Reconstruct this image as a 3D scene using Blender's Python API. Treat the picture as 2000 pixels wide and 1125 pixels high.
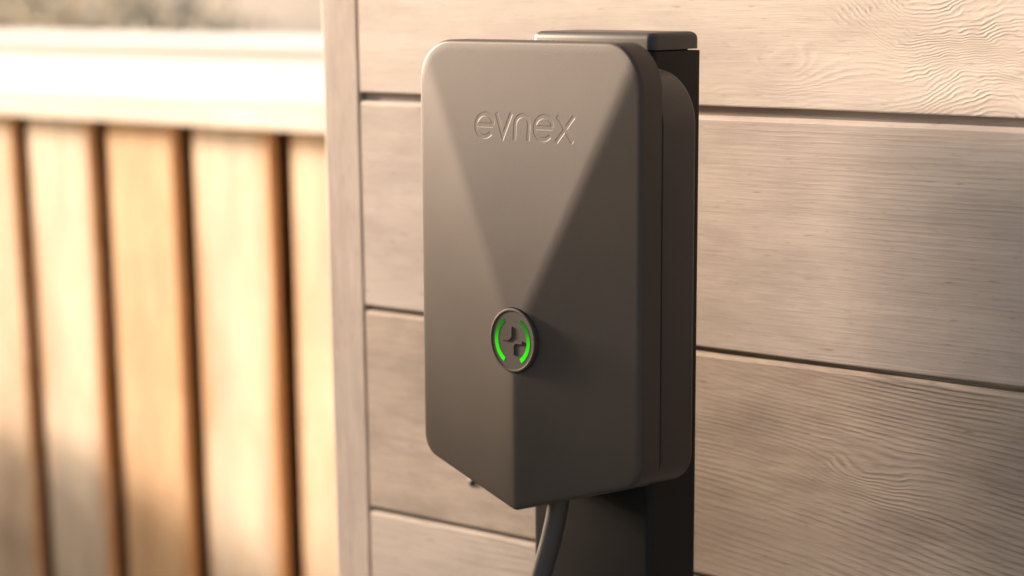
import bpy, bmesh, math, random
import numpy as np
from mathutils import Vector, Matrix
random.seed(7)
R = math.radians
scene = bpy.context.scene
for o in list(bpy.data.objects):
    bpy.data.objects.remove(o)

# ------------------------------------------------------------------ camera
CAMZ = 1.45
cam_d = bpy.data.cameras.new('camera')
cam = bpy.data.objects.new('camera', cam_d)
scene.collection.objects.link(cam)
scene.camera = cam
ax_r = Vector((0.70305633, 0.71108085, -0.00870732))
ax_d = Vector((0.19574497, -0.20527827, -0.95892895))
ax_f = Vector((-0.68366344, 0.67247666, -0.28351269))
cam.matrix_world = Matrix(((ax_r.x, -ax_d.x, -ax_f.x, 0), (ax_r.y, -ax_d.y, -ax_f.y, 0),
                           (ax_r.z, -ax_d.z, -ax_f.z, CAMZ), (0, 0, 0, 1)))
cam_d.sensor_width = 36
cam_d.lens = 90.843
cam_d.shift_y = 0.43375
cam_d.clip_start = 0.05
cam_d.clip_end = 1500
cam_d.dof.use_dof = True
cam_d.dof.focus_distance = 1.69
cam_d.dof.aperture_fstop = 4.9
cam_d.dof.aperture_blades = 0

# ------------------------------------------------------------------ world, sun, exposure
SUN_A = R(11.0)      # angle between the sun's bearing and the timber wall
SUN_E = R(13.0)
sdir = Vector((-math.cos(SUN_E) * math.cos(SUN_A), -math.cos(SUN_E) * math.sin(SUN_A), math.sin(SUN_E)))
world = bpy.data.worlds.new('World')
scene.world = world
world.use_nodes = True
wn, wl = world.node_tree.nodes, world.node_tree.links
wn.clear()
w_out = wn.new('ShaderNodeOutputWorld')
w_bg = wn.new('ShaderNodeBackground')
w_sky = wn.new('ShaderNodeTexSky')
w_sky.sky_type = 'NISHITA'
w_sky.sun_disc = False
w_sky.sun_elevation = SUN_E
w_sky.sun_rotation = math.atan2(sdir.x, sdir.y)
w_sky.air_density = 1.0
w_sky.dust_density = 3.0
w_sky.ozone_density = 0.6
w_bg.inputs['Strength'].default_value = 0.066
wl.new(w_sky.outputs[0], w_bg.inputs['Color'])
wl.new(w_bg.outputs[0], w_out.inputs['Surface'])
sun_d = bpy.data.lights.new('sun', 'SUN')
sun_d.energy = 5.0
sun_d.angle = R(9.0)
sun_d.color = (1.0, 0.80, 0.645)
sun = bpy.data.objects.new('sun', sun_d)
scene.collection.objects.link(sun)
sun.rotation_euler = sdir.to_track_quat('Z', 'Y').to_euler()
sun.location = (-8, -3, 6)
vs = scene.view_settings
vs.view_transform = 'Standard'
vs.look = 'None'
vs.exposure = 1.95
vs.gamma = 1.0
vs.use_curve_mapping = False
vs.use_white_balance = True
vs.white_balance_temperature = 6850
vs.white_balance_tint = 12

# ------------------------------------------------------------------ helpers
COL = scene.collection
def link_mesh(name, me, mat, parent=None, smooth=None):
    o = bpy.data.objects.new(name, me)
    COL.objects.link(o)
    if mat is not None and len(me.materials) == 0:
        me.materials.append(mat)
    if parent is not None:
        o.parent = parent
    if smooth is not None:
        for p in me.polygons:
            p.use_smooth = True
        me.set_sharp_from_angle(angle=R(smooth))
    return o
def from_bm(name, bm, mat, parent=None, smooth=None):
    me = bpy.data.meshes.new(name)
    bmesh.ops.recalc_face_normals(bm, faces=bm.faces)
    bm.to_mesh(me)
    bm.free()
    return link_mesh(name, me, mat, parent, smooth)
def from_py(name, v, f, mat, parent=None, smooth=None, fix=True):
    me = bpy.data.meshes.new(name)
    me.from_pydata([tuple(p) for p in v], [], f)
    if fix:
        bm = bmesh.new(); bm.from_mesh(me)
        bmesh.ops.recalc_face_normals(bm, faces=bm.faces)
        bm.to_mesh(me); bm.free()
    me.update()
    return link_mesh(name, me, mat, parent, smooth)
def thing(name, label, cat, loc=(0, 0, 0), group=None):
    o = bpy.data.objects.new(name, None)
    COL.objects.link(o)
    o.location = loc
    o.empty_display_size = 0.1
    tag(o, label, cat, group)
    return o
def tag(o, label=None, cat=None, group=None, kind=None):
    if label: o['label'] = label
    if cat: o['category'] = cat
    if group: o['group'] = group
    if kind: o['kind'] = kind
    return o
def box_bm(x0, x1, y0, y1, z0, z1, bev=0.0, seg=2):
    bm = bmesh.new()
    bmesh.ops.create_cube(bm, size=1)
    for v in bm.verts:
        v.co = Vector((x0 + (v.co.x + .5) * (x1 - x0), y0 + (v.co.y + .5) * (y1 - y0), z0 + (v.co.z + .5) * (z1 - z0)))
    if bev > 0:
        bmesh.ops.bevel(bm, geom=bm.edges[:], offset=bev, segments=seg, profile=0.5, affect='EDGES')
    return bm
def box(name, x0, x1, y0, y1, z0, z1, mat, parent=None, bev=0.0, seg=2):
    """box with its own origin in its middle, so that object texture coordinates start there"""
    cx, cy, cz = (x0 + x1) / 2, (y0 + y1) / 2, (z0 + z1) / 2
    o = from_bm(name, box_bm(x0 - cx, x1 - cx, y0 - cy, y1 - cy, z0 - cz, z1 - cz, bev, seg), mat, parent)
    o.location = (cx, cy, cz)
    return o

# ---- node helper
class N:
    def __init__(s, name):
        s.m = bpy.data.materials.new(name)
        s.m.use_nodes = True
        s.n, s.l = s.m.node_tree.nodes, s.m.node_tree.links
        s.n.clear()
        s.out = s.n.new('ShaderNodeOutputMaterial')
        s.b = s.n.new('ShaderNodeBsdfPrincipled')
        s.l.new(s.b.outputs[0], s.out.inputs['Surface'])
        tc = s.n.new('ShaderNodeTexCoord')
        s.obj = tc.outputs['Object']
        s.gen = tc.outputs['Generated']
    def put(s, sock, v):
        if isinstance(v, bpy.types.NodeSocket): s.l.new(v, sock)
        else: sock.default_value = v
    def math(s, op, a, b=0.0, c=0.0, clamp=False):
        n = s.n.new('ShaderNodeMath'); n.operation = op; n.use_clamp = clamp
        for i, v in enumerate((a, b, c)): s.put(n.inputs[i], v)
        return n.outputs[0]
    def xyz(s, v):
        n = s.n.new('ShaderNodeSeparateXYZ'); s.put(n.inputs[0], v); return n.outputs
    def comb(s, x, y, z):
        n = s.n.new('ShaderNodeCombineXYZ')
        for i, v in enumerate((x, y, z)): s.put(n.inputs[i], v)
        return n.outputs[0]
    def mapping(s, v, loc=(0, 0, 0), sc=(1, 1, 1), rot=(0, 0, 0)):
        n = s.n.new('ShaderNodeMapping')
        s.put(n.inputs['Vector'], v); n.inputs['Location'].default_value = loc
        n.inputs['Scale'].default_value = sc; n.inputs['Rotation'].default_value = rot
        return n.outputs[0]
    def noise(s, v, scale=1.0, detail=2.0, rough=0.5, dist=0.0, col=False):
        n = s.n.new('ShaderNodeTexNoise')
        s.put(n.inputs['Vector'], v); n.inputs['Scale'].default_value = scale
        n.inputs['Detail'].default_value = detail; n.inputs['Roughness'].default_value = rough
        n.inputs['Distortion'].default_value = dist
        return n.outputs['Color' if col else 'Fac']
    def ramp(s, v, stops):
        n = s.n.new('ShaderNodeValToRGB'); s.put(n.inputs[0], v)
        cr = n.color_ramp
        while len(cr.elements) < len(stops): cr.elements.new(0.5)
        for e, (p, c) in zip(cr.elements, stops):
            e.position = p; e.color = (*c, 1) if len(c) == 3 else c
        return n.outputs[0]
    def rng(s, v, a, b, c, d):
        n = s.n.new('ShaderNodeMapRange'); s.put(n.inputs[0], v)
        for i, q in enumerate((a, b, c, d)): n.inputs[i + 1].default_value = q
        return n.outputs[0]
    def mix(s, f, a, b, mode='MIX'):
        n = s.n.new('ShaderNodeMix'); n.data_type = 'RGBA'; n.blend_type = mode
        s.put(n.inputs[0], f)
        s.put(n.inputs[6], (*a, 1) if isinstance(a, tuple) and len(a) == 3 else a)
        s.put(n.inputs[7], (*b, 1) if isinstance(b, tuple) and len(b) == 3 else b)
        return n.outputs[2]
    def bump(s, h, strength=1.0, dist=0.001, prev=None):
        n = s.n.new('ShaderNodeBump'); s.put(n.inputs['Height'], h)
        s.put(n.inputs['Strength'], strength); n.inputs['Distance'].default_value = dist
        if prev is not None: s.l.new(prev, n.inputs['Normal'])
        return n.outputs[0]
    def fin(s, col=None, rough=None, normal=None, spec=None, metal=None):
        if col is not None: s.put(s.b.inputs['Base Color'], (*col, 1) if isinstance(col, tuple) and len(col) == 3 else col)
        if rough is not None: s.put(s.b.inputs['Roughness'], rough)
        if normal is not None: s.l.new(normal, s.b.inputs['Normal'])
        if spec is not None: s.b.inputs['Specular IOR Level'].default_value = spec
        if metal is not None: s.b.inputs['Metallic'].default_value = metal
        return s.m

def wood(name, seed, along='x', ring=240.0, sx=2.2, sz=9.0, amp=0.05, slope=0.0, detail=1.5,
         light=(0.50, 0.40, 0.31), dark=(0.36, 0.27, 0.20), contrast=0.55, relief=0.0011, fibre=0.00035,
         mask=(0.35, 0.65), rough=0.72, span=None, base=0.12, wobble=0.003, warp=0.0, power=2.4, stain=0.6, amber=None, knots=()):
    """weathered sawn timber: growth rings are the contour lines of a long smooth field"""
    k = N(name)
    X, Y, Z = k.xyz(k.obj)[:3]
    u, v = (X, Z) if along == 'x' else ((Z, X) if along == 'z' else (Y, X))
    P = k.comb(k.math('ADD', u, seed * 3.17), k.math('MULTIPLY', Y if along != 'y' else Z, 1.0), v)
    field = k.noise(k.mapping(P, loc=(0, seed, seed * .7), sc=(sx, 6.0, sz)), 1.0, detail, 0.42, warp)
    wob = k.noise(k.mapping(P, loc=(3, 1, seed), sc=(16.0, 6.0, 70.0)), 1.0, 3.0, 0.55)
    h = k.math('ADD', k.math('ADD', v, k.math('MULTIPLY', u, slope)),
               k.math('ADD', k.math('MULTIPLY', field, amp), k.math('MULTIPLY', wob, wobble)))
    kn = k.noise(k.mapping(P, loc=(8, 3, seed), sc=(18.0, 5.0, 30.0)), 1.0, 3.0, 0.55, col=True) if knots else None
    if knots: kx, ky, kz = k.xyz(kn)[:3]
    for (ku, kv, ka, su, sv) in knots:                # the grain flows round old branch stubs
        du = k.math('MULTIPLY_ADD', k.math('SUBTRACT', u, ku), 1 / su, k.math('MULTIPLY_ADD', kx, 1.1, -0.55))
        dv = k.math('MULTIPLY_ADD', k.math('SUBTRACT', v, kv), 1 / sv, k.math('MULTIPLY_ADD', ky, 1.1, -0.55))
        d2 = k.math('ADD', k.math('MULTIPLY', du, du), k.math('MULTIPLY', dv, dv))
        h = k.math('ADD', h, k.math('MULTIPLY', k.math('EXPONENT', k.math('MULTIPLY', d2, -1.0)), ka))
    # good and lean years: the ring width changes from ring to ring
    yr = k.noise(k.comb(k.math('MULTIPLY', h, ring * 0.33), 0.0, seed), 1.0, 2.0, 0.6)
    ph = k.math('ADD', k.math('MULTIPLY', h, ring * 2 * math.pi), k.math('MULTIPLY', yr, 7.0))
    s = k.math('MULTIPLY_ADD', k.math('SINE', ph), 0.5, 0.5)
    s = k.math('POWER', s, power)                      # narrow raised latewood lines
    m = k.rng(k.noise(k.mapping(P, loc=(seed, 7, 2), sc=(3.0, 1.0, 9.0)), 1.0, 2.0), mask[0], mask[1], base, 1.0)
    if span:                                          # the clear figure fades out along the board
        m = k.math('MULTIPLY', m, k.rng(u, span[0], span[1], 0.06, 1.0))
    fib = k.noise(k.mapping(P, loc=(1, 2, seed), sc=(30.0, 40.0, 1100.0)), 1.0, 3.0, 0.62)
    fib2 = k.noise(k.mapping(P, loc=(4, 2, seed), sc=(9.0, 20.0, 170.0)), 1.0, 4.0, 0.65)
    # lines break up where the surface has weathered away
    brk = k.rng(k.noise(k.mapping(P, loc=(2, 9, seed), sc=(11.0, 20.0, 110.0)), 1.0, 3.0, 0.6), 0.34, 0.58, 0.3, 1.0)
    ringm = k.math('MULTIPLY', k.math('MULTIPLY', s, m), k.math('MULTIPLY', brk, k.rng(yr, 0.3, 0.65, 0.5, 1.15)))
    tone = k.noise(k.mapping(P, loc=(9, 2, seed), sc=(2.6, 1.0, 11.0)), 1.0, 4.0, 0.6)
    blot = k.noise(k.mapping(P, loc=(6, 2, seed), sc=(9.0, 4.0, 26.0)), 1.0, 4.0, 0.62)
    fac = k.math('ADD', k.math('MULTIPLY', ringm, contrast),
                 k.math('ADD', k.math('MULTIPLY', k.math('SUBTRACT', fib, 0.48), 2.0),
                        k.math('MULTIPLY', k.math('SUBTRACT', fib2, 0.46), 1.7)), clamp=True)
    col = k.mix(fac, light, dark)
    col = k.mix(k.rng(tone, 0.34, 0.66, 0.0, stain), col, tuple(c * q for c, q in zip(light, (0.62, 0.585, 0.58))))
    col = k.mix(k.rng(blot, 0.46, 0.68, 0.0, 0.50), col, tuple(c * q for c, q in zip(dark, (0.80, 0.80, 0.84))))
    fl = k.noise(k.mapping(P, loc=(5, 5, seed), sc=(60.0, 30.0, 420.0)), 1.0, 1.0)
    col = k.mix(k.rng(fl, 0.66, 0.80, 0.0, 0.5), col, tuple(c * 0.42 for c in dark))
    if amber:
        ed = k.math('ADD', k.math('ABSOLUTE', v), k.math('MULTIPLY', k.math('SUBTRACT', tone, 0.5), 0.10))
        col = k.mix(k.rng(ed, 0.052, 0.084, 0.0, 0.9), col, amber)
    hh = k.math('ADD', k.math('MULTIPLY', ringm, relief), k.math('MULTIPLY', fib, fibre))
    hh = k.math('ADD', hh, k.math('MULTIPLY', fib2, fibre * 1.4))
    return k.fin(col, rough, k.bump(hh, 1.0, 1.0), spec=0.28)

# ------------------------------------------------------------------ materials
M_plank = [
    wood('cedar_swirl', 1.3, ring=170, sx=5.0, sz=8.0, amp=0.11, detail=2.5, contrast=0.30, relief=0.00022, mask=(0.30, 0.48), span=(-1.22, -0.98),
         light=(0.585, 0.515, 0.45), dark=(0.43, 0.365, 0.305), fibre=0.00013, wobble=0.009, base=0.25, power=1.6, stain=0.5,
         knots=((-1.125, -0.055, 0.026, 0.030, 0.017), (-1.005, 0.000, 0.060, 0.060, 0.050), (-0.965, -0.07, -0.040, 0.045, 0.035),
                (-0.90, 0.03, 0.08, 0.05, 0.05), (-0.72, -0.03, 0.09, 0.06, 0.04), (-0.30, 0.02, 0.08, 0.07, 0.04), (0.4, -0.02, 0.1, 0.08, 0.05))),
    wood('cedar_straight', 4.1, ring=300, sx=0.8, sz=5.0, amp=0.02, contrast=0.40, relief=0.00018, mask=(0.42, 0.66), span=(-1.3, -0.9),
         light=(0.52, 0.455, 0.40), dark=(0.36, 0.305, 0.262), fibre=0.00015, base=0.25, stain=0.85),
    wood('cedar_flowing', 7.7, ring=250, sx=2.4, sz=5.0, amp=0.075, slope=0.13, contrast=0.95, relief=0.00034, mask=(0.32, 0.56), span=(-1.4, -1.05),
         light=(0.45, 0.375, 0.305), dark=(0.235, 0.18, 0.14), fibre=0.00016, base=0.4, power=1.8, stain=0.8,
         knots=((-1.055, 0.012, 0.016, 0.045, 0.016), (-0.55, -0.02, 0.05, 0.05, 0.03))),
    wood('cedar_knotty', 11.9, ring=240, sx=3.5, sz=9.0, amp=0.06, contrast=0.5, relief=0.0003, mask=(0.42, 0.66), fibre=0.00016,
         light=(0.53, 0.46, 0.40), dark=(0.36, 0.30, 0.25), knots=((-0.7, 0.02, 0.05, 0.04, 0.02), (0.2, -0.03, 0.05, 0.04, 0.02))),
]
M_trim = wood('cedar_trim', 2.9, along='z', ring=260, sx=1.0, sz=6.0, amp=0.03, contrast=0.4, relief=0.0002, fibre=0.00016,
              light=(0.47, 0.40, 0.345), dark=(0.33, 0.275, 0.23))
M_fence = [wood('fence_timber_%d' % i, 20 + i * 2.3, along='z', ring=130, sx=0.9, sz=6.0, amp=0.05, contrast=0.35,
                relief=0.0008, light=l, dark=d, amber=(0.50, 0.27, 0.11), stain=0.9) for i, (l, d) in enumerate((
                    ((0.70, 0.48, 0.28), (0.56, 0.32, 0.14)), ((0.74, 0.59, 0.43), (0.60, 0.40, 0.22)),
                    ((0.78, 0.67, 0.52), (0.66, 0.48, 0.30))))]
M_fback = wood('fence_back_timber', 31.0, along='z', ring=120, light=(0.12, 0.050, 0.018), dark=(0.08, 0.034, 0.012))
M_rail = wood('fence_rail_timber', 37.0, along='x', ring=140, sx=0.9, sz=6.0, amp=0.04, contrast=0.25,
              light=(0.82, 0.76, 0.67), dark=(0.74, 0.65, 0.53))
M_cap = wood('fence_cap_timber', 41.0, along='x', ring=140, sx=0.9, sz=6.0, amp=0.04, contrast=0.15,
             light=(0.86, 0.84, 0.80), dark=(0.80, 0.75, 0.68), rough=0.45, stain=0.2)
def plastic(name, col, rough, grain=0.00006, spec=0.5):
    k = N(name)
    n1 = k.noise(k.obj, 900, 2, 0.6)
    n2 = k.noise(k.obj, 14, 4, 0.6)
    n3 = k.noise(k.obj, 5200, 1, 0.5)
    c = k.mix(k.rng(n2, 0.3, 0.7, 0.0, 1.0), tuple(q * 0.93 for q in col), tuple(q * 1.07 for q in col))
    dust = k.rng(n3, 0.72, 0.80, 0.0, 0.18)
    c = k.mix(dust, c, (0.30, 0.26, 0.22))
    r = k.rng(n2, 0.25, 0.75, rough - 0.03, rough + 0.04)
    return k.fin(c, r, k.bump(n1, 1.0, grain), spec=spec)
M_cover = plastic('graphite_plastic', (0.053, 0.0415, 0.0345), 0.50, 0.00005, 0.32)
M_house = plastic('graphite_plastic_housing', (0.034, 0.027, 0.025), 0.52)
M_button = plastic('button_plastic', (0.060, 0.047, 0.039), 0.60, 0.00003, 0.35)
M_seam = plastic('seam_rubber', (0.008, 0.008, 0.008), 0.7)
M_post = plastic('powder_coat', (0.014, 0.0130, 0.0125), 0.58, 0.00006, 0.18)
M_pcap = plastic('cap_plastic', (0.034, 0.031, 0.030), 0.45, 0.00003, 0.45)
M_cable = plastic('cable_rubber', (0.060, 0.056, 0.053), 0.55, 0.00004)
k = N('led_light')
zz = k.xyz(k.gen)[2]
k.fin((0.0, 0.05, 0.0), 0.3)
k.put(k.b.inputs['Emission Color'], (0.0, 1.0, 0.0, 1))
k.put(k.b.inputs['Emission Strength'], k.ramp(zz, [(0.0, (0.26,) * 3), (0.45, (0.17,) * 3), (0.72, (0.055,) * 3), (1.0, (0.022,) * 3)]))
M_led = k.m
k = N('nail_steel'); M_nail = k.fin((0.03, 0.03, 0.028), 0.5, metal=0.6)
k = N('rendered_white')
n = k.noise(k.obj, 60, 4, 0.6)
M_white = k.fin(k.mix(k.noise(k.obj, 2.0, 4), (0.82, 0.83, 0.84), (0.88, 0.89, 0.90)), 0.8, k.bump(n, 0.5, 0.002))
k = N('concrete')
n = k.noise(k.obj, 40, 5, 0.65)
M_conc = k.fin(k.mix(k.noise(k.obj, 1.3, 5), (0.27, 0.25, 0.22), (0.38, 0.35, 0.31)), 0.85, k.bump(n, 0.6, 0.003))
k = N('dry_ground')
n = k.noise(k.obj, 3.0, 6, 0.65)
M_ground = k.fin(k.ramp(k.noise(k.obj, 0.9, 6, 0.6), [(0.30, (0.17, 0.155, 0.125)), (0.5, (0.30, 0.265, 0.215)), (0.7, (0.44, 0.395, 0.33))]),
                 0.9, k.bump(n, 0.7, 0.05))
def leafmat(name, a, b):
    k = N(name)
    geo = k.n.new('ShaderNodeObjectInfo')
    c = k.mix(k.noise(k.obj, 6.0, 3), a, b)
    return k.fin(c, 0.55, spec=0.3)
M_leaf = leafmat('leaf_olive', (0.44, 0.40, 0.30), (0.58, 0.53, 0.42))
M_leaf2 = leafmat('leaf_straw', (0.45, 0.38, 0.27), (0.62, 0.54, 0.40))
M_leafd = leafmat('leaf_dark', (0.035, 0.055, 0.02), (0.07, 0.10, 0.035))
k = N('bark'); M_bark = k.fin(k.mix(k.noise(k.obj, 30, 4), (0.08, 0.06, 0.04), (0.18, 0.14, 0.10)), 0.9)
k = N('roof_metal'); M_roof = k.fin((0.10, 0.10, 0.10), 0.5, metal=0.3)
k = N('wall_underlay'); M_under = k.fin(k.mix(k.noise(k.obj, 25, 3), (0.20, 0.12, 0.06), (0.34, 0.21, 0.11)), 0.9)

# ------------------------------------------------------------------ the setting: ground
def grid_sheet(name, x0, x1, y0, y1, nx, ny, fz, mat):
    xs = np.linspace(x0, x1, nx); ys = np.linspace(y0, y1, ny)
    v = [(x, y, fz(x, y)) for y in ys for x in xs]
    f = [(j * nx + i, j * nx + i + 1, (j + 1) * nx + i + 1, (j + 1) * nx + i) for j in range(ny - 1) for i in range(nx - 1)]
    return from_py(name, v, f, mat, None, 180, fix=False)
g = from_py('ground', [(-600, -600, -0.02), (600, -600, -0.02), (600, 600, -0.02), (-600, 600, -0.02)], [(0, 1, 2, 3)], M_ground, fix=False)
tag(g, kind='structure')
d = from_py('driveway', [(-5.2, -8, 0.0), (6, -8, 0.0), (6, 1.45, 0.0), (-5.2, 1.45, 0.0)], [(0, 1, 2, 3)], M_conc, fix=False)
tag(d, kind='structure')
def bank_z(x, y):
    t = min(1, max(0, (y - 5.0) / 40.0))
    return 0.3 + 1.2 * t + 9.0 * max(0, (y - 20) / 100) ** 1.3 + 0.16 * math.sin(x * .37 + 1) * math.sin(y * .23)
b = grid_sheet('hillside', -160, 60, 4.9, 170, 90, 80, bank_z, M_ground)
tag(b, kind='structure')

# ------------------------------------------------------------------ timber clad wall
PW = 1.37
Z = lambda r: CAMZ + r
wall = thing('timber_wall', 'weathered cedar wall of wide horizontal boards behind the dark post', 'wall', (0, PW, 0))
X0, X1 = -1.5545, 2.4
joints = {0: -0.0945, 1: -0.2580, 2: -0.4205}
gap = {0: 0.0062, 1: 0.0036, 2: 0.0034}
def jz(i): return joints.get(i, -0.0945 - 0.1632 * i)
def jg(i): return gap.get(i, 0.0036)
def plank(i):
    """board between joint i (its top) and joint i+1 (its bottom): shiplap profile with a worn, slightly uneven edge"""
    top, bot = Z(jz(i)) - jg(i) / 2, Z(jz(i + 1)) + jg(i + 1) / 2
    cz = (top + bot) / 2
    rnd = random.Random(i + 40)
    prof = [(0.0, 'b', 0.0012), (0.0, 't', -0.0030), (0.0008, 't', -0.0012), (0.0028, 't', 0.0), (0.0062, 't', 0.0), (0.0064, 't', 0.016),
            (0.018, 't', 0.016), (0.018, 'b', 0.0), (0.0012, 'b', 0.0), (0.0003, 'b', 0.0004)]
    xs = [X0] + [X0 + 0.02 + 0.06 * q for q in range(int((X1 - X0) / 0.06))] + [X1]
    v, f = [], []
    wt = wb = 0.0
    for q, x in enumerate(xs):
        wt = wt * .6 + rnd.uniform(-.0004, .0004); wb = wb * .6 + rnd.uniform(-.0003, .0003)
        for (y, e, dz) in prof:
            z = (top + wt if e == 't' else bot + wb) + dz
            v.append((x, y, z - cz))
    n = len(prof)
    for q in range(len(xs) - 1):
        for j in range(n):
            a, b2 = q * n + j, q * n + (j + 1) % n
            f.append((a, b2, b2 + n, a + n))
    f.append(tuple(range(n))); f.append(tuple(range((len(xs) - 1) * n, len(xs) * n)))
    mat = {-1: M_plank[0], 0: M_plank[1], 1: M_plank[2], 2: M_plank[3]}.get(i, M_plank[(i * 3 + 1) % 4])
    o = from_py('plank', v, f, mat, wall)
    o.location = (0, 0, cz)
    return o
rows = list(range(-7, 8))
planks = {i: plank(i) for i in rows}
# dark nail in the board left of the charger's lower edge
bm = bmesh.new()
bmesh.ops.create_uvsphere(bm, u_segments=16, v_segments=8, radius=0.0036)
for v in bm.verts: v.co.y *= 0.35
o = from_bm('nail', bm, M_nail, planks[1], 60)
o.location = (-1.4346, -0.0003, Z(-0.3834) - planks[1].location.z)
# corner board
box('corner_board', -1.600, -1.5575, 0.0008, 0.04, 0.05, 2.60, M_trim, wall, 0.0022)
box('underlay', -1.590, X1, 0.0190, 0.060, 0.02, 2.60, M_under, wall)
box('side_cladding', -1.590, -1.5695, 0.062, 3.2, 0.02, 2.60, M_trim, wall)
box('roof', -1.75, X1 + .2, -0.10, 3.4, 2.61, 2.69, M_roof, wall, 0.006)

# ------------------------------------------------------------------ charging post
PXL, PXR, PY0, PY1 = -1.2710, -1.1585, 1.2725, 1.3205
post = thing('charging_post', 'dark anthracite rectangular metal post with a rounded cap, carrying the charger', 'post', ((PXL + PXR) / 2, (PY0 + PY1) / 2, 0))
def rounded_prism(hx, hy, z0, z1, r, seg=6, top_r=0.0, tseg=5):
    pts = []
    for cx, cy, a0 in ((hx - r, hy - r, 0), (-hx + r, hy - r, 90), (-hx + r, -hy + r, 180), (hx - r, -hy + r, 270)):
        for s in range(seg + 1):
            a = R(a0 + 90 * s / seg)
            pts.append((cx + r * math.cos(a), cy + r * math.sin(a), math.cos(a), math.sin(a)))
    lev = [(z0, 0.0)]
    if top_r > 0:
        for s in range(tseg + 1):
            a = R(90 * s / tseg)
            lev.append((z1 - top_r + top_r * math.sin(a), top_r * (1 - math.cos(a))))
    else:
        lev.append((z1, 0.0))
    v, f = [], []
    n = len(pts)
    for z, ins in lev:
        kx, ky = (hx - ins) / hx, (hy - ins) / hy
        for (x, y, nx, ny) in pts: v.append((x * kx, y * ky, z))
    for q in range(len(lev) - 1):
        for j in range(n):
            f.append((q * n + j, q * n + (j + 1) % n, (q + 1) * n + (j + 1) % n, (q + 1) * n + j))
    f.append(tuple(range(n))[::-1]); f.append(tuple(range((len(lev) - 1) * n, len(lev) * n)))
    return v, f
hx, hy = (PXR - PXL) / 2, (PY1 - PY0) / 2
v, f = rounded_prism(hx, hy, 0.008, Z(-0.0525), 0.0045)
from_py('shaft', v, f, M_post, post, 35)
v, f = rounded_prism(hx - 0.0006, hy - 0.0006, Z(-0.0515), Z(-0.0405), 0.006, 6, 0.0045)
from_py('cap', v, f, M_pcap, post, 45)
v, f = rounded_prism(hx - 0.006, hy - 0.006, Z(-0.0600), Z(-0.0500), 0.003)
from_py('cap_insert', v, f, M_seam, post, 35)
from_bm('base_plate', box_bm(-.11, .11, -.085, .045, 0.001, 0.010, .002), M_post, post, 40)
for sx in (-.09, .09):
    bm = bmesh.new(); bmesh.ops.create_cone(bm, cap_ends=True, segments=6, radius1=.011, radius2=.010, depth=.01)
    bo = from_bm('bolt', bm, M_nail, post); bo.location = (sx, -.065, .015)

# ------------------------------------------------------------------ wall charger
CX, CY = -1.2205, 1.2190           # centre line, plane of the front rim
HW = 0.1020                        # half width
ZT, ZS, ZV, ZB = Z(-0.0450), Z(-0.3236), Z(-0.3512), Z(-0.2365)   # top, side end, bottom point, button
RIDGE = 0.0148
charger = thing('ev_charger', 'dark graphite wall charger with faceted front and glowing green button', 'charger', (CX, CY, ZB))
def round_poly(pts, radii, seg=14):
    out = []
    n = len(pts)
    for i in range(n):
        p0, p1, p2 = Vector(pts[i - 1]), Vector(pts[i]), Vector(pts[(i + 1) % n])
        a, b2 = (p0 - p1).normalized(), (p2 - p1).normalized()
        ang = a.angle(b2)
        r = radii[i]
        t = r / math.tan(ang / 2)
        c = p1 + (a + b2).normalized() * (r / math.sin(ang / 2))
        s, e = p1 + a * t, p1 + b2 * t
        v0, v1 = s - c, e - c
        tot = math.atan2(v0.x * v1.y - v0.y * v1.x, v0.dot(v1))
        for q in range(seg + 1):
            an = tot * q / seg
            out.append((c.x + v0.x * math.cos(an) - v0.y * math.sin(an), c.y + v0.x * math.sin(an) + v0.y * math.cos(an)))
    return out
def densify(pts, step):
    out = []
    n = len(pts)
    for i in range(n):
        a, b2 = np.array(pts[i]), np.array(pts[(i + 1) % n])
        L = np.linalg.norm(b2 - a); q = max(1, int(round(L / step)))
        for s in range(q): out.append(tuple(a + (b2 - a) * s / q))
    return np.array(out)
def normals2(P):
    d = np.roll(P, -1, 0) - np.roll(P, 1, 0)
    d /= np.linalg.norm(d, axis=1)[:, None]
    return np.stack([-d[:, 1], d[:, 0]], 1)     # inward for a counter-clockwise outline
def outline(hw, zt, zs, zv, rt, rb, rv):
    # x right, z up, counter-clockwise, local to the button
    pts = [(-hw, zt - ZB), (-hw - 0.0026, zs - ZB), (0, zv - ZB), (hw, zs - ZB), (hw, zt - ZB)]
    return round_poly(pts, [rt, rb, rv, rb, rt])
def smin(a, b2, kk):
    h = np.clip(0.5 + 0.5 * (b2 - a) / kk, 0, 1)
    return b2 * (1 - h) + a * h - kk * h * (1 - h)
HTOP = ZT - ZB
def bulge(x, z):
    """how far the faceted front stands out in front of the rim plane"""
    side = RIDGE * (1 - np.sqrt(x * x + 0.0022 ** 2) / HW)
    top = RIDGE * (HTOP - z) / HTOP
    return np.maximum(smin(side, top, 0.0009), -0.002)
OL = densify(outline(HW, ZT, ZS, ZV, 0.030, 0.0170, 0.0070), 0.0030)
NO = normals2(OL)
nO = len(OL)
FR = 0.0024
rings = [(OL, 'b', 0.0197), (OL, 'b', 0.0180)]
for q in range(5): pass
V, F = [], []
def add_ring(P, Yv):
    base = len(V)
    for (x, z), y in zip(P, Yv): V.append((x, y, z))
    return base
bases = []
P = OL + NO * 0.0010
bases.append(add_ring(P, np.full(nO, 0.0192)))
bases.append(add_ring(OL, np.full(nO, 0.0182)))
bases.append(add_ring(OL, np.full(nO, 0.0110)))
for q in range(7):
    a = R(90 * q / 6)
    ins = FR * (1 - math.cos(a)); dep = FR * (1 - math.sin(a))
    P = OL + NO * ins
    bases.append(add_ring(P, -bulge(P[:, 0], P[:, 1]) + dep))
inner = OL + NO * FR
S = list(np.linspace(0.975, 0.10, 40)) + [0.05]
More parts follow.
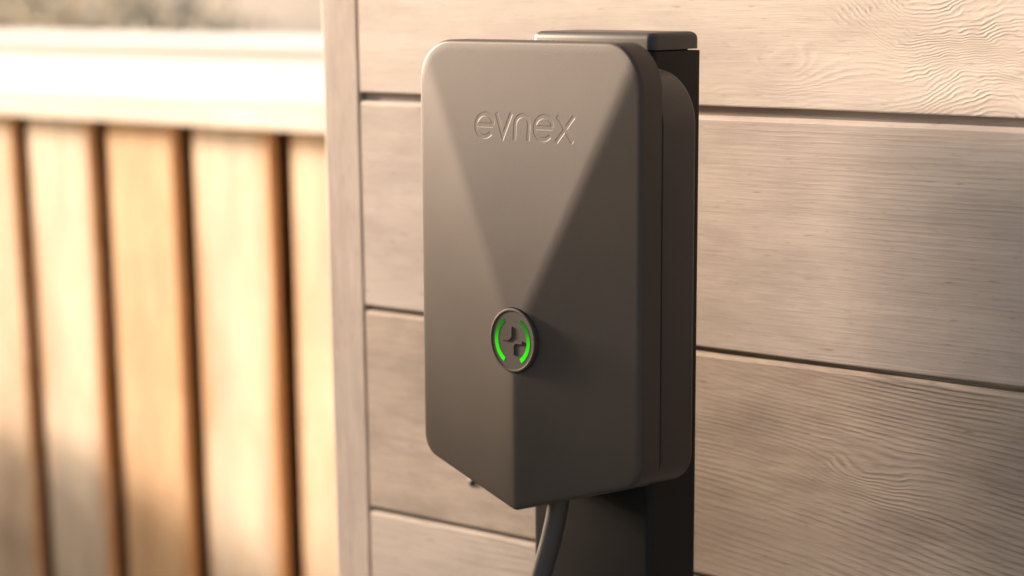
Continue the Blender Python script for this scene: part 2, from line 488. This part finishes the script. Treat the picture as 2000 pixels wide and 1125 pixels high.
for s in S:
    P = inner * s
    bases.append(add_ring(P, -bulge(P[:, 0], P[:, 1])))
for a, b2 in zip(bases[:-1], bases[1:]):
    for j in range(nO):
        F.append((a + j, a + (j + 1) % nO, b2 + (j + 1) % nO, b2 + j))
V.append((0, float(-bulge(np.array([0.]), np.array([0.]))[0]), 0))
for j in range(nO): F.append((bases[-1] + j, bases[-1] + (j + 1) % nO, len(V) - 1))
F.append(tuple(bases[0] + j for j in range(nO))[::-1])
cover = from_py('cover', V, F, M_cover, charger, None)

# lettering pressed into the upper facet
def ribbon_solid(path, w_top, w_bot, lift, depth, closed=False, flat=None):
    P = np.array(path, float)
    n = len(P)
    d = np.zeros_like(P)
    seg = P[1:] - P[:-1]; seg /= np.linalg.norm(seg, axis=1)[:, None]
    mit = []
    for i in range(n):
        if i == 0: t = seg[0]; kf = 1
        elif i == n - 1: t = seg[-1]; kf = 1
        else:
            t = seg[i - 1] + seg[i]; t /= np.linalg.norm(t)
            kf = 1 / max(0.35, float(t @ seg[i]))
        mit.append(np.array([-t[1], t[0]]) * kf)
    mit = np.array(mit)
    def surf(Q):
        return -bulge(Q[:, 0], Q[:, 1]) if flat is None else np.full(len(Q), flat)
    ends0, ends1 = P.copy(), P.copy()
    ends0[0] -= seg[0] * (w_top - w_bot) * 0.5; ends0[-1] += seg[-1] * (w_top - w_bot) * 0.5
    A, B = ends0 + mit * w_top, ends0 - mit * w_top
    C, D = ends1 + mit * w_bot, ends1 - mit * w_bot
    v = []
    for Q, y in ((A, surf(A) - lift), (B, surf(B) - lift), (D, surf(D) + depth), (C, surf(C) + depth)):
        v += [(q[0], yy, q[1]) for q, yy in zip(Q, y)]
    f = []
    for i in range(n - 1):
        for s in range(4):
            a, b2 = s * n + i, ((s + 1) % 4) * n + i
            f.append((a, b2, b2 + 1, a + 1))
    f.append((0, n, 2 * n, 3 * n)); f.append((n - 1, 4 * n - 1, 3 * n - 1, 2 * n - 1))
    return v, f
def arc(cx, cz, rx, rz, a0, a1, n=22):
    return [(cx + rx * math.cos(R(a0 + (a1 - a0) * i / n)), cz + rz * math.sin(R(a0 + (a1 - a0) * i / n))) for i in range(n + 1)]
def letters():
    H = 0.0145                       # x-height to stroke centres
    L = []
    def e(x):
        r = H / 2
        return [arc(x + .0081, r, .0081, r, 6, 318, 40), [(x + 0.0006, r * 1.03), (x + .0160, r * 1.03)]]
    L += e(0.0043)
    x = 0.0232
    L += [[(x, H + .001), (x + 0.0068, 0.0008), (x + 0.0136, H + .001)]]
    x = 0.0408
    r = 0.0063
    L += [[(x, -.0012)] + arc(x + r, H - r, r, r, 180, 0, 22) + [(x + 2 * r, -.0012)]]
    L += e(0.0588)
    x = 0.0790
    L += [[(x, H + .0008), (x + .0146, -.0010)], [(x, -.0010), (x + .0146, H + .0008)]]
    return L
LX, LZ = -0.0475, Z(-0.1064) - ZB
cut_parts = []
for i, path in enumerate(letters()):
    path = [(px + LX, pz + LZ) for px, pz in path]
    v, f = ribbon_solid(path, 0.00165, 0.00115, 0.00003, 0.00010)
    cut_parts.append((v, f))
sv = [(0.0217 * math.cos(2 * math.pi * q / 96), yy, 0.0217 * math.sin(2 * math.pi * q / 96)) for yy in (-0.04, -RIDGE + 0.0042) for q in range(96)]
sf = [(q, (q + 1) % 96, 96 + (q + 1) % 96, 96 + q) for q in range(96)] + [tuple(range(96)), tuple(range(96, 192))]
cut_parts.append((sv, sf))                        # round seat for the button
tmp = []
for v, f in cut_parts:
    o = from_py('cutter', v, f, None)
    o.data.materials.append(M_cover); o.data.materials.append(M_cover)
    for p in o.data.polygons: p.material_index = 1
    o.location = charger.location
    tmp.append(o)
cover.data.materials.append(M_cover)
bpy.context.view_layer.update()
for o in tmp:
    md = cover.modifiers.new('cut', 'BOOLEAN'); md.operation = 'DIFFERENCE'; md.solver = 'EXACT'; md.object = o
bpy.context.view_layer.update()
dg = bpy.context.evaluated_depsgraph_get()
me2 = bpy.data.meshes.new_from_object(cover.evaluated_get(dg), depsgraph=dg)
cover.modifiers.clear()
old = cover.data; cover.data = me2; me2.name = 'cover'
bpy.data.meshes.remove(old)
for o in tmp:
    m_ = o.data; bpy.data.objects.remove(o); bpy.data.meshes.remove(m_)
if not me2.materials: me2.materials.append(M_cover)
for p in me2.polygons: p.use_smooth = True
me2.set_sharp_from_angle(angle=R(24))
bm = bmesh.new(); bm.from_mesh(me2)
for ed in bm.edges:
    if any(fc.material_index == 1 for fc in ed.link_faces): ed.smooth = False
for fc in bm.faces: fc.material_index = 0
bm.to_mesh(me2); bm.free()
me2.materials.pop(index=1)

# rear housing, its top set lower than the cover's
OH = densify(outline(HW - 0.0006, Z(-0.0625), ZS, ZV + 0.004, 0.034, 0.020, 0.008), 0.004)
NH = normals2(OH); nH = len(OH)
V, F, bases = [], [], []
for ins, y in ((0.004, 0.0185), (0.0, 0.0203), (0.0, 0.0490), (0.0004, 0.0508), (0.0015, 0.0522), (0.0032, 0.0530)):
    bases.append(add_ring(OH + NH * ins, np.full(nH, y)))
for a, b2 in zip(bases[:-1], bases[1:]):
    for j in range(nH): F.append((a + j, a + (j + 1) % nH, b2 + (j + 1) % nH, b2 + j))
F.append(tuple(bases[0] + j for j in range(nH))); F.append(tuple(bases[-1] + j for j in range(nH)))
from_py('housing', V, F, M_house, charger, 35)

# button
YB = -RIDGE - 0.0004
button = bpy.data.objects.new('button', None)
def lathe_y(profile, seg=96):
    v, f = [], []
    for r, y in profile:
        for s in range(seg):
            a = 2 * math.pi * s / seg
            v.append((r * math.cos(a), y, r * math.sin(a)))
    n = seg
    for q in range(len(profile) - 1):
        for s in range(n):
            f.append((q * n + s, q * n + (s + 1) % n, (q + 1) * n + (s + 1) % n, (q + 1) * n + s))
    f.append(tuple(range(n))); f.append(tuple(range((len(profile) - 1) * n, len(profile) * n)))
    return v, f
bpy.data.objects.remove(button)
RB = 0.0213
v, f = lathe_y([(RB, 0.0055), (RB, 0.0006), (RB - .0003, 0.0002), (RB - .0008, 0), (RB - .0014, 0.0), (RB - .0018, 0.0001), (RB - .0021, 0.0004),
                (RB - .003, 0.00045), (0.0002, 0.00045)])
button = from_py('button', v, f, M_button, charger, 30)
button.location = (0, YB, 0)
for sgn in (0, 180):
    r0, r1 = 0.0134, 0.0164
    v, f = [], []
    nn = 40
    for i in range(nn + 1):
        a = R(sgn - 60 + 120 * i / nn)
        for r, y in ((r0, 0.00030), (r1, 0.00030), (r1, 0.0018), (r0, 0.0018)):
            v.append((r * math.cos(a), y, r * math.sin(a)))
    for i in range(nn):
        for s in range(4): f.append((i * 4 + s, i * 4 + (s + 1) % 4, (i + 1) * 4 + (s + 1) % 4, (i + 1) * 4 + s))
    f.append((0, 1, 2, 3)); f.append(tuple(nn * 4 + s for s in range(4)))
    from_py('light_arc', v, f, M_led, button)
for sg in (1, -1):
    path = [(-.0010 * sg, .0092 * sg), (-.0010 * sg, .0030 * sg), (-.0034 * sg, .0008 * sg), (-.0098 * sg, .0008 * sg)]
    v, f = ribbon_solid(path, 0.0009, 0.00115, 0.0004, 0.0006, flat=0.0)
    from_py('plus_mark', v, f, M_button, button)

# cable and gland under the housing
def tube(path, r, seg=16):
    P = [Vector(p) for p in path]
    v, f = [], []
    up = Vector((0, 1, 0))
    for i, p in enumerate(P):
        t = (P[min(i + 1, len(P) - 1)] - P[max(i - 1, 0)]).normalized()
        a = t.cross(up).normalized(); b2 = a.cross(t).normalized()
        for s in range(seg):
            an = 2 * math.pi * s / seg
            v.append(p + a * (r * math.cos(an)) + b2 * (r * math.sin(an)))
    for i in range(len(P) - 1):
        for s in range(seg):
            f.append((i * seg + s, i * seg + (s + 1) % seg, (i + 1) * seg + (s + 1) % seg, (i + 1) * seg + s))
    f.append(tuple(range(seg))); f.append(tuple(range((len(P) - 1) * seg, len(P) * seg)))
    return v, f
def catmull(pts, n=12):
    P = [Vector(p) for p in pts]
    P = [2 * P[0] - P[1]] + P + [2 * P[-1] - P[-2]]
    out = []
    for i in range(1, len(P) - 2):
        for s in range(n):
            t = s / n
            a, b2, c, d2 = P[i - 1], P[i], P[i + 1], P[i + 2]
            out.append(0.5 * ((2 * b2) + (c - a) * t + (2 * a - 5 * b2 + 4 * c - d2) * t * t + (3 * b2 - a - 3 * c + d2) * t ** 3))
    out.append(P[-2])
    return out
def loc(p): return (p[0] - CX, p[1] - CY, p[2] - ZB)
cpath = [(-1.2130, 1.243, Z(-.325)), (-1.2138, 1.241, Z(-.348)), (-1.2182, 1.238, Z(-.3745)), (-1.2248, 1.234, Z(-.4025)), (-1.236, 1.225, Z(-.46)),
         (-1.262, 1.205, Z(-.58)), (-1.285, 1.185, 0.60), (-1.29, 1.165, 0.35), (-1.26, 1.14, 0.12), (-1.17, 1.08, 0.018), (-1.02, 1.02, 0.0085),
         (-0.82, 1.06, 0.0085), (-0.72, 1.16, 0.0085), (-0.80, 1.24, 0.0085), (-0.98, 1.23, 0.0085)]
v, f = tube([loc(p) for p in catmull(cpath)], 0.0072)
from_py('cable', v, f, M_cable, charger, 60)
v, f = tube([loc((-1.2120, 1.243, Z(-.318))), loc((-1.2123, 1.2425, Z(-.338)))], 0.0105, 20)
from_py('cable_gland', v, f, M_cable, charger, 40)

# ------------------------------------------------------------------ fence at the left, further back
PFN = 2.2
kf = PFN / 2.4
fence = thing('timber_fence', 'sunlit honey coloured fence of upright boards with a wide pale capping, left of the wall', 'fence', (-3.0, PFN, 0))
gaps = [(-3.564, -3.524), (-3.356, -3.313), (-3.145, -3.104), (-2.922, -2.880)]
gaps = [(a * kf, b2 * kf) for a, b2 in gaps]
while gaps[0][0] > -5.4: gaps.insert(0, (gaps[0][0] - 0.192, gaps[0][0] - 0.192 + 0.038))
while gaps[-1][1] < -1.9: gaps.append((gaps[-1][0] + 0.200, gaps[-1][0] + 0.238))
FT = Z(-0.198 )
for i in range(len(gaps) - 1):
    a, b2 = gaps[i][1] + .003, gaps[i + 1][0] - .003
    rnd = random.Random(i + 5)
    o = box('plank', a, b2, 0 + rnd.uniform(-.0015, .0015), 0.015, 0.06, FT + 0.02, M_fence[[2, 0, 1, 2][i % 4] if i < 0 else [1, 2, 0, 2][(i + 1) % 4]], fence, 0.0025)
    o.location.x += 3.0
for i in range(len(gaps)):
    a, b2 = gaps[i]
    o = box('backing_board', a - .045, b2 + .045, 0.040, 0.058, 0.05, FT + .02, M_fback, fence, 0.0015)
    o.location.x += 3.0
xa, xb = gaps[0][0] - .02, -1.64
def fbox(name, *a):
    o = box(name, *a); o.location.x += 3.0; return o
fbox('top_rail', xa, xb, -0.022, -0.002, FT, FT + 0.032, M_rail, fence, .002)
fbox('back_rail', xa, xb, 0.060, 0.10, FT - .25, FT - .16, M_fback, fence, .002)
fbox('capping', xa, xb, -0.0235, 0.200, FT + 0.0322, FT + 0.056, M_cap, fence, .003)
for px in (xa + .06, -3.4, -1.75):
    fbox('post', px - .045, px + .045, 0.10, 0.19, 0.0, FT + 0.032, M_fback, fence, .003)

# white rendered wall behind it
wy = 4.3
rw = thing('rendered_wall', 'low white rendered garden wall, glaring in the sun beyond the fence', 'wall', (-6, wy, 0))
box('wall_body', -9.0, 6.0, 0, 0.2, 0, Z(-0.19), M_white, rw, .006)
box('coping', -9.0, 6.0, -0.03, 0.23, Z(-0.188), Z(-0.168), M_white, rw, .006)

# ------------------------------------------------------------------ planting
def leaf_cloud(name, centre, rad, n, size, mat, parent, seed, squash=1.0):
    rg = np.random.default_rng(seed)
    d_ = rg.normal(size=(n, 3)); d_ /= np.linalg.norm(d_, axis=1)[:, None]
    lump = 0.78 + 0.22 * np.sin(d_[:, 0] * 5 + seed) * np.cos(d_[:, 1] * 4 + d_[:, 2] * 6)
    r = rg.random(n) ** 0.45 * lump
    P = d_ * r[:, None] * np.array(rad) + np.array(centre)
    t = rg.normal(size=(n, 3)); t /= np.linalg.norm(t, axis=1)[:, None]
    b_ = np.cross(t, rg.normal(size=(n, 3))); b_ /= np.linalg.norm(b_, axis=1)[:, None]
    s = size * (0.6 + 0.8 * rg.random(n))[:, None]
    v = np.stack([P - t * s, P + b_ * s * .45, P + t * s, P - b_ * s * .45], 1).reshape(-1, 3)
    me = bpy.data.meshes.new(name)
    me.vertices.add(4 * n); me.vertices.foreach_set('co', v.ravel())
    me.loops.add(4 * n); me.loops.foreach_set('vertex_index', np.arange(4 * n))
    me.polygons.add(n); me.polygons.foreach_set('loop_start', np.arange(0, 4 * n, 4)); me.polygons.foreach_set('loop_total', np.full(n, 4))
    me.update(calc_edges=True)
    return link_mesh(name, me, mat, parent)
def shrub(x, y, rad, h, n, mat, label, seed, size=0.05):
    z0 = bank_z(x, y) - .02 if y > 4.9 else 0.0
    t = thing('shrub', label, 'shrub', (x, y, z0), 'shrubs beyond the white wall')
    leaf_cloud('foliage', (0, 0, h * .55), (rad, rad, h * .5), n, size, mat, t, seed)
    for q in range(4):
        a = q * 1.7 + seed
        v, f = tube([(0, 0, -.05), (.1 * rad * math.cos(a), .1 * rad * math.sin(a), h * .25), (.5 * rad * math.cos(a), .5 * rad * math.sin(a), h * .7)], 0.02 * h, 8)
        from_py('stem', v, f, M_bark, t, 60)
shrub(-9.2, 7.0, 1.0, 1.0, 1500, M_leaf, 'olive grey shrub beyond the white wall, next to the corner board', 3)
shrub(-12.5, 9.0, 1.3, 1.1, 1500, M_leaf, 'broad brownish shrub behind the middle of the white wall', 9)
shrub(-17.5, 11.5, 1.2, 1.1, 1500, M_leaf2, 'straw coloured bush beyond the left end of the fence', 15)
# unseen hedges added left of frame to shade the lower charger, wall and fence
def make_shade_hedge(label, x, y0, y1, hw, top, n, seed, leaf=.03):
    shade_hedge = thing('shade_hedge', label, 'shade_hedge', (x, (y0 + y1) / 2, 0), 'unseen hedges added to cast shade')
    rg = np.random.default_rng(seed)
    hl = (y1 - y0) / 2
    P = np.stack([rg.uniform(-hw, hw, n), rg.uniform(-hl, hl, n), top * rg.random(n)], 1)
    P[:, 2] += 0.012 * np.sin(P[:, 1] * 9.1) + 0.012 * np.sin(P[:, 1] * 4.3 + 1)
    t_ = rg.normal(size=(n, 3)); t_ /= np.linalg.norm(t_, axis=1)[:, None]
    b_ = np.cross(t_, rg.normal(size=(n, 3))); b_ /= np.linalg.norm(b_, axis=1)[:, None]
    v = np.stack([P - t_ * leaf, P + b_ * leaf * .5, P + t_ * leaf, P - b_ * leaf * .5], 1).reshape(-1, 3)
    from_py('foliage', v.tolist(), [tuple(range(4 * i, 4 * i + 4)) for i in range(n)], M_leafd, shade_hedge, fix=False)
    from_bm('inner_branches', box_bm(-hw * .7, hw * .7, -hl * .97, hl * .97, 0, top - .06), M_leafd, shade_hedge)
make_shade_hedge('tall clipped green leaf screen added out of view to shade the lower charger and wall', -3.4, -3.2, 0.935, .25, 1.745, 20000, 5)
make_shade_hedge('low clipped green leaf screen added out of view to shade the foot of the fence', -3.75, 1.55, 2.12, .22, 0.85, 5000, 6)
